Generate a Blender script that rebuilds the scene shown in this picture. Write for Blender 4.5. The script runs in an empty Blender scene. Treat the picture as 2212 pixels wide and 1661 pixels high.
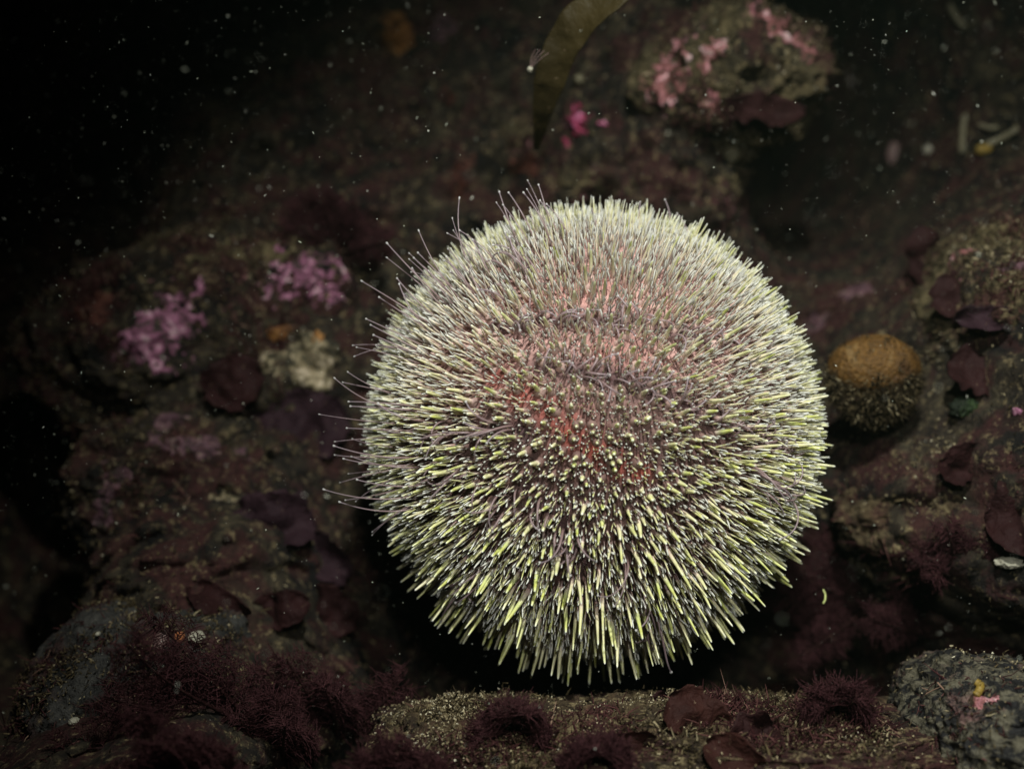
import bpy, math, random
import numpy as np
from mathutils import Vector
from mathutils.bvhtree import BVHTree

random.seed(7); rng = np.random.default_rng(11)
sc = bpy.context.scene

# ------------------------------------------------------------------ camera
F = 1236.0                                   # focal length in picture pixels (1024 wide)
cam_d = bpy.data.cameras.new('camera'); cam = bpy.data.objects.new('camera', cam_d)
sc.collection.objects.link(cam); sc.camera = cam
cam.location = (0, 0, 0); cam.rotation_euler = (math.radians(90), 0, 0)
cam_d.sensor_width = 36; cam_d.lens = 36 * F / 1024
cam_d.clip_start = 0.005; cam_d.clip_end = 50
cam_d.dof.use_dof = True; cam_d.dof.focus_distance = 0.300; cam_d.dof.aperture_fstop = 7.0

# ------------------------------------------------------------------ light
w = bpy.data.worlds.new("World"); sc.world = w; w.use_nodes = True
bg = w.node_tree.nodes['Background']
sky = w.node_tree.nodes.new('ShaderNodeTexSky'); sky.sky_type = 'NISHITA'; sky.sun_disc = False
sky.sun_elevation = math.radians(50); sky.sun_rotation = math.radians(180)
w.node_tree.links.new(sky.outputs[0], bg.inputs[0]); bg.inputs[1].default_value = 0.002

def spot(name, loc, target, power, size, angle, col):
    l = bpy.data.lights.new(name, 'SPOT'); l.energy = power; l.shadow_soft_size = size
    l.spot_size = math.radians(angle); l.spot_blend = 1.0; l.color = col
    o = bpy.data.objects.new(name, l); sc.collection.objects.link(o)
    o.location = loc; o.rotation_euler = (Vector(target) - Vector(loc)).to_track_quat('-Z', 'Y').to_euler()
    return o
# the diver's two torches, held above the lens and to its right
spot('dive_torch', (0.040, 0.045, 0.235), (0.062, 0.33, -0.002), 7.9, 0.006, 71, (0.96, 1.0, 0.93))
spot('dive_torch', (0.03, -0.04, 0.09), (0.05, 0.33, -0.02), 2.4, 0.006, 54, (0.96, 1.0, 0.95))
sc.view_settings.view_transform = 'Standard'; sc.view_settings.look = 'None'
sc.view_settings.exposure = 0; sc.view_settings.gamma = 1

# ------------------------------------------------------------------ helpers
def P(px, py, y):
    """point at depth y seen at picture position (2212-wide survey coordinates)"""
    a = px * 1024 / 2212; b = py * 1024 / 2212
    return np.array([(a - 512) / F * y, y, (384.2 - b) / F * y])

def _h(ix, iy, iz, seed):
    n = (ix * 374761393 + iy * 668265263 + iz * 2147483647 + seed * 1274126177) & 0xFFFFFFFF
    n = ((n ^ (n >> 13)) * 1274126177) & 0xFFFFFFFF
    n = ((n ^ (n >> 16)) * 2246822519) & 0xFFFFFFFF
    return ((n ^ (n >> 15)) & 0xFFFFFF) / float(0xFFFFFF) * 2 - 1
def noise(p, freq, seed=0):
    q = p * freq; i = np.floor(q).astype(np.int64); f = q - i; f = f * f * f * (f * (f * 6 - 15) + 10)
    r = 0
    for dx in (0, 1):
        for dy in (0, 1):
            for dz in (0, 1):
                wgt = (f[..., 0] if dx else 1 - f[..., 0]) * (f[..., 1] if dy else 1 - f[..., 1]) * (f[..., 2] if dz else 1 - f[..., 2])
                r = r + wgt * _h(i[..., 0] + dx, i[..., 1] + dy, i[..., 2] + dz, seed)
    return r
def fbm(p, freq, octs=4, seed=0, gain=0.5, ridge=False):
    a = 1; r = 0; s = 0
    for k in range(octs):
        n = noise(p + k * 3.17, freq * 2.03 ** k, seed + k)
        if ridge: n = 1 - 2 * np.abs(n)
        r = r + a * n; s += a; a *= gain
    return r / s
def sstep(a, b, x):
    t = np.clip((x - a) / (b - a), 0, 1); return t * t * (3 - 2 * t)

def mesh(name, V, Fc, mat=None, parent=None, attrs=None, smooth=True, link=True):
    me = bpy.data.meshes.new(name); V = np.asarray(V, dtype=np.float32)
    Fc = np.asarray(Fc, dtype=np.int32); n = Fc.shape[1]
    me.vertices.add(len(V)); me.vertices.foreach_set('co', V.ravel())
    me.loops.add(Fc.size); me.loops.foreach_set('vertex_index', Fc.ravel())
    me.polygons.add(len(Fc)); me.polygons.foreach_set('loop_start', np.arange(0, Fc.size, n, dtype=np.int32))
    me.polygons.foreach_set('loop_total', np.full(len(Fc), n, dtype=np.int32))
    if smooth: me.polygons.foreach_set('use_smooth', np.ones(len(Fc), dtype=bool))
    for k, a in (attrs or {}).items():
        at = me.attributes.new(k, 'FLOAT', 'POINT'); at.data.foreach_set('value', np.asarray(a, dtype=np.float32).ravel())
    me.update()
    if mat: me.materials.append(mat)
    o = bpy.data.objects.new(name, me); sc.collection.objects.link(o)
    if parent: o.parent = parent
    return o
def tag(o, label=None, cat=None, group=None, kind=None):
    for k, v in (('label', label), ('category', cat), ('group', group), ('kind', kind)):
        if v: o[k] = v
    return o
def empty(name, loc, label, cat, group=None):
    o = bpy.data.objects.new(name, None); sc.collection.objects.link(o); o.location = loc
    o.empty_display_size = 0.005
    return tag(o, label, cat, group)
def recenter(o):
    """put a one-mesh thing's origin at its own middle"""
    me = o.data; n = len(me.vertices); c = np.empty(n * 3, dtype=np.float32); me.vertices.foreach_get('co', c)
    c = c.reshape(-1, 3); m = c.mean(0); me.vertices.foreach_set('co', (c - m).ravel()); o.location = m.tolist(); me.update()
    return o

def tubes(Pt, R, S=6):
    """N tubes, Pt (N,K,3), R (N,K) -> verts, quads, t, rnd. Ends closed by tiny last rings"""
    Pt = np.asarray(Pt, float); R = np.asarray(R, float); N, K, _ = Pt.shape
    d = np.gradient(Pt, axis=1); d /= np.linalg.norm(d, axis=2, keepdims=True) + 1e-12
    ref = np.where(np.abs(d[:, :1, 2:3]) < 0.8, np.array([[[0, 0, 1.0]]]), np.array([[[1.0, 0, 0]]]))
    u = np.cross(d, np.broadcast_to(ref, d.shape)); u /= np.linalg.norm(u, axis=2, keepdims=True) + 1e-12
    v = np.cross(d, u)
    a = np.arange(S) / S * 2 * math.pi
    V = Pt[:, :, None, :] + R[:, :, None, None] * (np.cos(a)[None, None, :, None] * u[:, :, None, :] + np.sin(a)[None, None, :, None] * v[:, :, None, :])
    n = np.arange(N)[:, None, None] * K * S; k = np.arange(K - 1)[None, :, None] * S; s = np.arange(S)[None, None, :]; s2 = (s + 1) % S
    Q = np.stack([n + k + s, n + k + s2, n + k + S + s2, n + k + S + s], -1).reshape(-1, 4)
    t = np.broadcast_to(np.linspace(0, 1, K)[None, :, None], (N, K, S)).ravel()
    return V.reshape(-1, 3), Q, t

# ------------------------------------------------------------------ materials
def mat_base(name, rough=0.6, spec=0.3):
    m = bpy.data.materials.new(name); m.use_nodes = True; nt = m.node_tree
    b = nt.nodes['Principled BSDF']; b.inputs['Roughness'].default_value = rough
    b.inputs['Specular IOR Level'].default_value = spec
    return m, nt, b
def ramp(nt, fac, stops, interp='LINEAR'):
    r = nt.nodes.new('ShaderNodeValToRGB'); cr = r.color_ramp; cr.interpolation = interp
    while len(cr.elements) < len(stops): cr.elements.new(0.5)
    for e, (p, c) in zip(cr.elements, stops): e.position = p; e.color = (*c, 1) if len(c) == 3 else c
    nt.links.new(fac, r.inputs[0]); return r.outputs[0]
def coord(nt):
    g = nt.nodes.new('ShaderNodeNewGeometry'); return g.outputs['Position']
def ntex(nt, vec, scale, detail=4, rough=0.6, dist=0.0):
    t = nt.nodes.new('ShaderNodeTexNoise'); t.inputs['Scale'].default_value = scale
    t.inputs['Detail'].default_value = detail; t.inputs['Roughness'].default_value = rough
    t.inputs['Distortion'].default_value = dist
    nt.links.new(vec, t.inputs['Vector']); return t.outputs['Fac']
def mix(nt, fac, a, b, mode='MIX'):
    m = nt.nodes.new('ShaderNodeMix'); m.data_type = 'RGBA'; m.blend_type = mode
    for sock, val in ((m.inputs['Factor'], fac), (m.inputs['A'], a), (m.inputs['B'], b)):
        if hasattr(val, 'links') or isinstance(val, bpy.types.NodeSocket): nt.links.new(val, sock)
        elif isinstance(val, (int, float)): sock.default_value = val
        else: sock.default_value = (*val, 1)
    return m.outputs['Result']
def attr(nt, name):
    a = nt.nodes.new('ShaderNodeAttribute'); a.attribute_name = name; return a.outputs['Fac']
def bump(nt, b, h, dist, strength=1.0):
    n = nt.nodes.new('ShaderNodeBump'); n.inputs['Distance'].default_value = dist; n.inputs['Strength'].default_value = strength
    nt.links.new(h, n.inputs['Height']); nt.links.new(n.outputs[0], b.inputs['Normal'])
def obj_coord(nt):
    t = nt.nodes.new('ShaderNodeTexCoord'); return t.outputs['Object']

def rock_mat(name, dark, mid, light, pink=0.0, tan=0.5, stretch=None):
    m, nt, b = mat_base(name, 0.8, 0.25); c = obj_coord(nt)
    big = ntex(nt, c, 28, 5, 0.65, 0.4); med = ntex(nt, c, 130, 6, 0.7, 0.3); fine = ntex(nt, c, 620, 4, 0.7)
    col = ramp(nt, med, [(0.32, dark), (0.5, mid), (0.68, light)])
    col = mix(nt, ramp(nt, big, [(0.42, (0, 0, 0)), (0.58, (1, 1, 1))]), col, tuple(x * 0.45 for x in dark), 'MIX')
    # maroon film
    red = ntex(nt, c, 55, 4, 0.6, 0.6)
    col = mix(nt, ramp(nt, red, [(0.47, (0, 0, 0)), (0.58, (0.85, 0.85, 0.85))]), col, (0.042, 0.012, 0.011))
    # sandy flecks
    fl = ntex(nt, c, 330, 5, 0.75, 0.2)
    col = mix(nt, ramp(nt, fl, [(0.60 - 0.08 * tan, (0, 0, 0)), (0.70 - 0.06 * tan, (1, 1, 1))]), col, (0.19, 0.145, 0.075))
    if pink:
        pk = ntex(nt, c, 42, 6, 0.72, 0.8)
        col = mix(nt, ramp(nt, pk, [(0.62 - pink * 0.1, (0, 0, 0)), (0.66 - pink * 0.1, (1, 1, 1))]), col, mix(nt, fine, (0.32, 0.07, 0.12), (0.55, 0.28, 0.30)))
    col = mix(nt, ramp(nt, fine, [(0.35, (0.35, 0.35, 0.35)), (0.6, (1, 1, 1))]), (0, 0, 0), col, 'MIX') if False else mix(nt, 0.7, col, ramp(nt, fine, [(0.3, (0.25, 0.25, 0.25)), (0.65, (1.3, 1.3, 1.3))]), 'MULTIPLY')
    nt.links.new(col, b.inputs['Base Color'])
    hs = nt.nodes.new('ShaderNodeMath'); hs.operation = 'ADD'; nt.links.new(med, hs.inputs[0]); nt.links.new(fine, hs.inputs[1])
    bump(nt, b, hs.outputs[0], 0.0016, 1.0)
    return m
M = {}
M['wall'] = rock_mat('encrusted_rock', (0.007, 0.0045, 0.0035), (0.026, 0.018, 0.011), (0.080, 0.064, 0.037), 0.0, 0.6)
M['olive'] = rock_mat('olive_rock', (0.03, 0.022, 0.012), (0.085, 0.065, 0.03), (0.17, 0.13, 0.065), 0.25, 0.9)
M['grey'] = rock_mat('grey_rock', (0.03, 0.028, 0.026), (0.055, 0.052, 0.047), (0.085, 0.08, 0.07), 0.0, 0.1)
M['mottled'] = rock_mat('mottled_rock', (0.02, 0.02, 0.022), (0.09, 0.075, 0.06), (0.26, 0.22, 0.17), 0.0, 1.0)
M['ledge'] = rock_mat('sandy_ledge', (0.022, 0.011, 0.007), (0.065, 0.042, 0.020), (0.16, 0.12, 0.06), 0.0, 1.0)

def mottled():
    m, nt, b = mat_base('mottled_rock', 0.7, 0.25); c = obj_coord(nt)
    mp = nt.nodes.new('ShaderNodeMapping'); mp.inputs['Rotation'].default_value = (0, 0.5, 0); mp.inputs['Scale'].default_value = (0.6, 1, 1.3); nt.links.new(c, mp.inputs[0])
    a = ntex(nt, mp.outputs[0], 300, 5, 0.65, 0.5); p = ntex(nt, c, 60, 4, 0.6); f = ntex(nt, c, 700, 4, 0.7)
    light = mix(nt, ramp(nt, p, [(0.5, (0, 0, 0)), (0.6, (1, 1, 1))]), (0.10, 0.088, 0.06), (0.12, 0.065, 0.06))
    col = mix(nt, ramp(nt, a, [(0.46, (0, 0, 0)), (0.56, (1, 1, 1))]), (0.010, 0.009, 0.009), light)
    col = mix(nt, 0.6, col, ramp(nt, f, [(0.3, (0.3, 0.3, 0.3)), (0.65, (1.3, 1.3, 1.3))]), 'MULTIPLY')
    nt.links.new(col, b.inputs['Base Color']); bump(nt, b, a, 0.0015); return m
M['mottled'] = mottled()
def crust_mat(name, cols, scale=170):
    m, nt, b = mat_base(name, 0.6, 0.3); c = coord(nt)
    n = ntex(nt, c, scale, 5, 0.7, 0.6); n2 = ntex(nt, c, 900, 3, 0.6)
    col = ramp(nt, n, [(0.42, cols[0]), (0.49, cols[1]), (0.56, cols[2]), (0.64, cols[3])])
    col = mix(nt, 0.6, col, ramp(nt, n2, [(0.3, (0.4, 0.4, 0.4)), (0.7, (1.25, 1.25, 1.25))]), 'MULTIPLY')
    nt.links.new(col, b.inputs['Base Color']); bump(nt, b, n2, 0.0012)
    return m
M['pink'] = crust_mat('pink_coralline', [(0.04, 0.028, 0.022), (0.22, 0.075, 0.13), (0.42, 0.17, 0.27), (0.6, 0.42, 0.44)])
M['salmon'] = crust_mat('salmon_coralline', [(0.045, 0.03, 0.018), (0.22, 0.075, 0.07), (0.42, 0.17, 0.19), (0.7, 0.48, 0.48)])
M['dullpink'] = crust_mat('dull_coralline', [(0.03, 0.02, 0.015), (0.09, 0.04, 0.055), (0.15, 0.075, 0.085), (0.28, 0.21, 0.17)])
M['cream'] = crust_mat('cream_crust', [(0.03, 0.025, 0.015), (0.10, 0.08, 0.045), (0.30, 0.24, 0.14), (0.55, 0.45, 0.33)])
M['orange'] = crust_mat('orange_crust', [(0.05, 0.02, 0.005), (0.20, 0.08, 0.02), (0.32, 0.14, 0.035), (0.4, 0.22, 0.08)])
M['rust'] = crust_mat('rust_crust', [(0.02, 0.006, 0.004), (0.055, 0.014, 0.008), (0.09, 0.024, 0.014), (0.14, 0.055, 0.035)])
M['magenta'] = crust_mat('magenta_crust', [(0.05, 0.015, 0.02), (0.30, 0.03, 0.07), (0.45, 0.07, 0.17), (0.7, 0.32, 0.5)])
M['green'] = crust_mat('green_weed', [(0.006, 0.010, 0.003), (0.01, 0.02, 0.004), (0.015, 0.032, 0.006), (0.03, 0.05, 0.012)])

def leaf_mat(name, c0, c1, rough=0.75, trans=0.0, scale=120):
    m, nt, b = mat_base(name, rough, 0.35); c = coord(nt)
    n = ntex(nt, c, scale, 4, 0.6, 0.4); sp = ntex(nt, c, 700, 3, 0.7)
    nt.links.new(mix(nt, ramp(nt, sp, [(0.66, (0, 0, 0)), (0.72, (0.7, 0.7, 0.7))]), ramp(nt, n, [(0.3, c0), (0.7, c1)]), (0.16, 0.11, 0.07)), b.inputs['Base Color'])
    bump(nt, b, ntex(nt, c, scale * 5, 3), 0.0009); b.inputs['Specular IOR Level'].default_value = 0.15
    return m
M['kelp'] = leaf_mat('kelp_blade', (0.018, 0.012, 0.003), (0.032, 0.022, 0.006), 0.6, scale=40)
M['maroon'] = leaf_mat('maroon_blade', (0.012, 0.003, 0.003), (0.022, 0.006, 0.006))
M['purple'] = leaf_mat('purple_blade', (0.015, 0.006, 0.009), (0.024, 0.010, 0.014))
M['brownred'] = leaf_mat('brown_red_blade', (0.016, 0.004, 0.003), (0.034, 0.010, 0.007))
M['feather'] = leaf_mat('feathery_red', (0.025, 0.006, 0.008), (0.06, 0.02, 0.022), 0.7, scale=300)

def fuzz_mat(name, stops):
    m, nt, b = mat_base(name, 0.8, 0.15); nt.links.new(ramp(nt, attr(nt, 'rnd'), stops), b.inputs['Base Color']); return m
M['turf'] = fuzz_mat('silty_turf', [(0, (0.012, 0.008, 0.004)), (0.5, (0.04, 0.028, 0.013)), (0.85, (0.12, 0.09, 0.045)), (1, (0.34, 0.28, 0.17))])
M['redturf'] = fuzz_mat('red_turf', [(0, (0.020, 0.005, 0.006)), (0.6, (0.05, 0.015, 0.016)), (0.9, (0.11, 0.045, 0.04)), (1, (0.25, 0.16, 0.11))])
M['grain'] = fuzz_mat('sand_grain', [(0, (0.06, 0.045, 0.025)), (0.6, (0.20, 0.16, 0.09)), (0.9, (0.40, 0.34, 0.22)), (1, (0.6, 0.55, 0.42))])
M['snow'] = fuzz_mat('marine_snow', [(0, (0.3, 0.32, 0.25)), (0.6, (0.55, 0.56, 0.45)), (1, (0.85, 0.85, 0.75))])
def plain(name, c, rough=0.5, spec=0.4):
    m, nt, b = mat_base(name, rough, spec); co = coord(nt)
    n = ntex(nt, co, 500, 4, 0.6)
    nt.links.new(ramp(nt, n, [(0.3, tuple(x * 0.6 for x in c)), (0.7, c)]), b.inputs['Base Color']); bump(nt, b, n, 0.0006); return m
M['shell'] = plain('shell', (0.42, 0.39, 0.30)); M['bead'] = plain('orange_chip', (0.42, 0.15, 0.06))
M['yellow'] = plain('yellow_tube', (0.26, 0.17, 0.03)); M['lime'] = plain('lime_thread', (0.75, 0.8, 0.3), 0.3)
M['tube'] = plain('worm_tube', (0.19, 0.165, 0.10)); M['pinkchip'] = plain('pink_chip', (0.17, 0.10, 0.09))
M['flake'] = plain('olive_flake', (0.10, 0.08, 0.03)); M['ember'] = plain('ember_chip', (0.9, 0.4, 0.2), 0.15, 0.8)
M['sponge'] = crust_mat('mustard_sponge', [(0.06, 0.028, 0.008), (0.10, 0.048, 0.010), (0.13, 0.062, 0.012), (0.17, 0.10, 0.035)], 90)

# ------------------------------------------------------------------ the rock face
def zc(py, y): return (384.2 - py * 1024 / 2212) / F * y
def blob2(X, Z, px, py, rx, ry, y0=0.4):
    c = P(px, py, y0); k = 1024 / 2212 / F * y0
    return np.exp(-(((X - c[0]) / (rx * k)) ** 2 + ((Z - c[2]) / (ry * k)) ** 2))
gx = np.arange(-0.52, 0.521, 0.00115); gz = np.arange(-0.42, 0.401, 0.00115)
X, Z = np.meshgrid(gx, gz); P3 = np.stack([X, np.zeros_like(X), Z], -1)
Y = 0.425 + 0.16 * Z + 0 * X
Y += 0.055 * sstep(0.0, 0.30, -X + 0.9 * Z - 0.02)                     # falls away to the upper left
for bx, by, bd, brx, brz, bry in [(1570, 230, .425, 190, 190, .037), (2170, 690, .385, 200, 190, .045), (2060, 1080, .372, 250, 160, .035), (420, 700, .425, 330, 190, .030), (400, 1060, .400, 260, 170, .030), (330, 1500, .345, 260, 205, .040)]:
    wb = np.clip(1.3 * blob2(X, Z, bx, by, brx * 1.5, brz * 1.6, bd), 0, 1); Y = Y * (1 - wb) + (bd - bry + 0.008) * wb
Y += 0.03 * blob2(X, Z, 1900, 130, 190, 420)                         # crevice top right
Y += 0.24 * blob2(X, Z, 1915, 60, 175, 340) ** 0.7
Y -= 0.050 * sstep(0.10, 0.17, X) * sstep(0.10, -0.02, Z)             # right slope nearer
Y += 0.035 * blob2(X, Z, 1180, 1430, 520, 130)                       # hollow below the urchin
Y += 0.025 * blob2(X, Z, 1620, 1300, 180, 120)
Y -= 0.060 * sstep(-0.085, -0.112, Z + 0.018 * np.sin(X * 22))        # ledge comes forward at the foot
Y -= 0.35 * np.clip(-Z - 0.105, 0, 1)
Y += 0.15 * blob2(X, Z, 20, 1000, 170, 700)                          # dark left margin
q = P3.copy(); q[..., 1] = Y
ca, sa_ = math.cos(0.42), math.sin(0.42)                              # slanting beds and cracks
qs = np.stack([(X * ca + Z * sa_) * 0.28, Y * 0.5, (-X * sa_ + Z * ca)], -1)
Y += 0.011 * np.clip(fbm(qs + 0.3, 42, 4, 131, 0.55, True), -0.6, 0.7) * sstep(0.16, 0.02, X)
Y += 0.013 * fbm(q, 16, 3, 3) + 0.010 * fbm(q, 45, 4, 9, 0.6, True) + 0.0034 * fbm(q, 190, 3, 21, 0.6)
wv = np.stack([X, Y, Z], -1).reshape(-1, 3)
nz, nx = X.shape; i = (np.arange(nz - 1)[:, None] * nx + np.arange(nx - 1)[None, :])
wf = np.stack([i, i + 1, i + nx + 1, i + nx], -1).reshape(-1, 4)
tag(mesh('rock_face', wv, wf, M['wall']), kind='structure')
rocks_V = [wv]; rocks_F = [wf]; sample_pts = []

def blob_rock(name, px, py, y, rx, rz, ry, mat, label, seed, rough=0.16, rot=0.0, sub=150):
    """a boulder: cube-sphere pushed about by 3-D noise"""
    k = 1024 / 2212 / F * y; c = P(px, py, y)
    u = np.linspace(0, math.pi, sub); v = np.linspace(0, 2 * math.pi, sub * 2, endpoint=False)
    U, Vv = np.meshgrid(u, v, indexing='ij')
    d = np.stack([np.sin(U) * np.cos(Vv), np.sin(U) * np.sin(Vv), np.cos(U)], -1).reshape(-1, 3)
    pw = np.sign(d) * np.abs(d) ** 0.8; pw /= np.maximum(np.linalg.norm(pw, axis=1, keepdims=True), 1e-9) ** 0.6
    r = 1 + 1.2 * rough * fbm(d + seed, 1.9, 3, seed) + rough * 0.45 * fbm(d + seed, 5, 4, seed + 5, 0.55, True) + (0.085 if mat.name == 'sandy_ledge' else 0.045) * fbm(d, 14, 4, seed + 7, 0.65)
    p = pw * r[:, None] * np.array([rx * k, ry, rz * k]); a = rot
    p = np.stack([p[:, 0] * math.cos(a) - p[:, 2] * math.sin(a), p[:, 1], p[:, 0] * math.sin(a) + p[:, 2] * math.cos(a)], -1)
    S2 = sub * 2; i = np.arange(sub - 1)[:, None] * S2; j = np.arange(S2)[None, :]; j2 = (j + 1) % S2
    f = np.stack([i + j, i + j2, i + S2 + j2, i + S2 + j], -1).reshape(-1, 4)[:, ::-1]
    o = mesh(name, p, f, mat); o.location = c.tolist(); tag(o, label, 'rock')
    rocks_V.append(p + c); rocks_F.append(f)
    return o
blob_rock('boulder', 1570, 185, 0.425, 190, 150, 0.035, M['olive'], 'olive boulder with pink crust beside the dark crevice at upper right', 3, 0.22, 0.30)
blob_rock('boulder', 2170, 690, 0.385, 200, 190, 0.045, M['olive'], 'sandy olive boulder behind the mustard sponge at the right edge', 8, 0.2, -0.2)
blob_rock('boulder', 2060, 1080, 0.372, 250, 160, 0.035, M['ledge'], 'silt covered rock sloping away beneath the mustard sponge', 14, 0.22, 0.3)
blob_rock('boulder', 2150, 1590, 0.300, 200, 165, 0.035, M['mottled'], 'black and cream mottled rock in the bottom right corner', 21, 0.12, -0.1, 190)
blob_rock('boulder', 330, 1500, 0.345, 260, 205, 0.040, M['grey'], 'smooth dark grey rock behind the feathery red seaweed at lower left', 27, 0.12, 0.35)
blob_rock('boulder', 1540, 1650, 0.302, 600, 140, 0.030, M['ledge'], 'long sandy ledge crossing the foreground under the urchin', 33, 0.2, -0.02, 220)
blob_rock('boulder', 1010, 1650, 0.306, 220, 120, 0.028, M['ledge'], 'low sandy hummock left of the long foreground ledge', 39, 0.22, 0.05)
blob_rock('boulder', 420, 700, 0.425, 330, 190, 0.030, M['wall'], 'dark rock carrying two pink patches left of the urchin', 45, 0.2, 0.28)
blob_rock('boulder', 400, 1060, 0.400, 260, 170, 0.030, M['wall'], 'dark rock with dull pink stains left of the purple blades', 52, 0.22, 0.1)

off = 0; AF = []
for V_, F_ in zip(rocks_V, rocks_F): AF.append(F_ + off); off += len(V_)
AV = np.concatenate(rocks_V); AF = np.concatenate(AF)
vis = (np.abs(AV[:, 0]) < 0.5 * AV[:, 1]) & (np.abs(AV[:, 2]) < 0.4 * AV[:, 1])
AFv = AF[vis[AF].all(1)]
bvh = BVHTree.FromPolygons(AV.tolist(), AFv.tolist())
def hit(px, py):
    d = Vector(P(px, py, 1.0)).normalized(); h = bvh.ray_cast(Vector((0, 0, 0)), d)
    return np.array(h[0]) if h[0] else P(px, py, 0.42)
def frame(px, py, r=0.006):
    """ground point and mean outward normal round a picture position"""
    c = hit(px, py); k = 2212 / 1024 * F / c[1] * r
    a, b_, e, f = hit(px - k, py), hit(px + k, py), hit(px, py - k), hit(px, py + k)
    n = np.cross(b_ - a, f - e); n /= np.linalg.norm(n) + 1e-12
    if n[1] > 0: n = -n
    n = n * 0.6 + np.array([0, -0.4, 0]); n /= np.linalg.norm(n)
    return c, n
def basis(n):
    u = np.cross(np.array([0, 0, 1.0]), n); u /= np.linalg.norm(u); v = np.cross(n, u)
    if v[2] < 0: u, v = -u, -v
    if u[0] < 0: u = -u
    return u, v

def crust(name, px, py, w_, h_, mat, label, cat='coralline algae', seed=1, rot=0.0, thick=0.0022, lace=0.35, lump=1.0, group=None, step=0.00048):
    c, n = frame(px, py); u, v = basis(n); k = 1024 / 2212 / F * c[1]
    rw, rh = w_ * k / 2, h_ * k / 2; m_ = max(rw, rh) * 1.25
    g = np.arange(-m_, m_ + step, step); A, B = np.meshgrid(g, g)
    a2 = A * math.cos(rot) + B * math.sin(rot); b2 = -A * math.sin(rot) + B * math.cos(rot)
    q = c + A[..., None] * u + B[..., None] * v
    e = 1 - np.sqrt((a2 / rw) ** 2 + (b2 / rh) ** 2)
    msk = e + 0.6 * fbm(q, 0.9 / max(rw, rh) , 3, seed) + lace * (2.0 * fbm(q, 240, 3, seed + 3, 0.7, False) + 1.2 * fbm(q, 620, 2, seed + 13)) - 0.08
    H = np.full(A.shape, np.nan)
    for idx in np.argwhere(msk > -0.25):
        p = q[tuple(idx)] + n * 0.03; r_ = bvh.ray_cast(Vector(p), Vector(-n), 0.08)
        if r_[0] is not None: H[tuple(idx)] = 0.03 - r_[3]
    med = np.nanmedian(H)
    ok = (msk > -0.12) & ~np.isnan(H) & (np.abs(H - med) < 0.02)
    t = 0.4 * thick * np.clip(sstep(-0.05, 0.5, msk), 0, 1) * (0.7 + 0.5 * lump * fbm(q, 260, 3, seed + 9, 0.6, True)) - 0.0009 * (msk < 0.0)
    V = q + (np.nan_to_num(H, nan=0) + t)[..., None] * n
    nn = A.shape[1]; i, j = np.meshgrid(np.arange(A.shape[0] - 1), np.arange(nn - 1), indexing='ij')
    keep = ok[:-1, :-1] & ok[1:, :-1] & ok[:-1, 1:] & ok[1:, 1:]
    i = i[keep]; j = j[keep]; s = i * nn + j
    f = np.stack([s, s + 1, s + nn + 1, s + nn], -1)
    if len(f) < 4: return None
    used, inv = np.unique(f, return_inverse=True); V = V.reshape(-1, 3)[used]; f = inv.reshape(-1, 4)
    o = mesh(name, V, f, mat)
    return tag(recenter(o), label, cat, group)

# name, px, py, w, h, material, label, rot, lace, seed
PK = 'pink_coralline_crust'
crust(PK, 665, 592, 200, 130, M['pink'], 'bright mauve pink crust left of the urchin, under the dark fuzzy patch', seed=4, lace=0.5, thick=0.003)
crust(PK, 340, 725, 210, 110, M['pink'], 'mauve pink lacy crust slanting on the dark rock at far left', seed=9, rot=0.7, lace=0.5)
crust(PK, 1450, 165, 95, 130, M['salmon'], 'pink and white crust on the left end of the olive boulder', seed=12, lace=0.4, thick=0.003)
crust(PK, 1535, 125, 110, 50, M['salmon'], 'salmon streak on the upper face of the olive boulder', seed=15, rot=0.6, lace=0.4)
crust(PK, 1680, 55, 170, 70, M['salmon'], 'salmon rim along the top right edge of the olive boulder', seed=19, lace=0.45)
crust(PK, 1535, 225, 50, 55, M['salmon'], 'small salmon knob below the olive boulder streaks', seed=23)
crust('magenta_crust', 1240, 265, 95, 70, M['magenta'], 'hot pink crust beside the lower tip of the kelp blade', seed=26, rot=0.5, thick=0.005)
crust(PK, 965, 62, 75, 75, M['dullpink'], 'blurred violet square patch near the top left of the kelp', seed=29, lace=0.1)
crust('orange_crust', 865, 92, 85, 75, M['orange'], 'dull orange patch near the top edge, left of the violet patch', 'encrusting sponge', seed=31)
crust('cream_crust', 665, 790, 130, 110, M['cream'], 'cream white crust below the bright mauve patch', 'crust', seed=35, lace=0.5, thick=0.004)
crust('cream_crust', 590, 775, 70, 80, M['cream'], 'olive cream fringe left of the cream white crust', 'crust', seed=36, lace=0.5, thick=0.003)
crust('orange_crust', 688, 735, 30, 55, M['orange'], 'small orange streak above the cream white crust', 'encrusting sponge', seed=38)
crust('orange_crust', 607, 718, 45, 38, M['orange'], 'small mustard orange lump upper left of the cream crust', 'encrusting sponge', seed=41, thick=0.004)
crust(PK, 420, 965, 190, 50, M['dullpink'], 'pale dusty pink streak on the rock left of the purple blades', seed=44, rot=-0.15, lace=0.6)
crust(PK, 345, 905, 110, 60, M['dullpink'], 'dusty pink smear above the pale pink streak', seed=46, lace=0.6)
crust(PK, 250, 1035, 90, 90, M['dullpink'], 'dusky violet patch low on the left rock', seed=48, lace=0.4)
crust(PK, 222, 1110, 45, 80, M['dullpink'], 'narrow pale pink patch at the left rock edge', seed=51, lace=0.4)
crust('yellow_crust', 490, 1073, 85, 22, M['cream'], 'thin yellow cream line under the purple blades', 'crust', seed=53)
crust('orange_crust', 195, 660, 110, 100, M['rust'], 'blurred brown orange patch in the dark left background', 'encrusting sponge', seed=55, lace=0.1)
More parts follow.
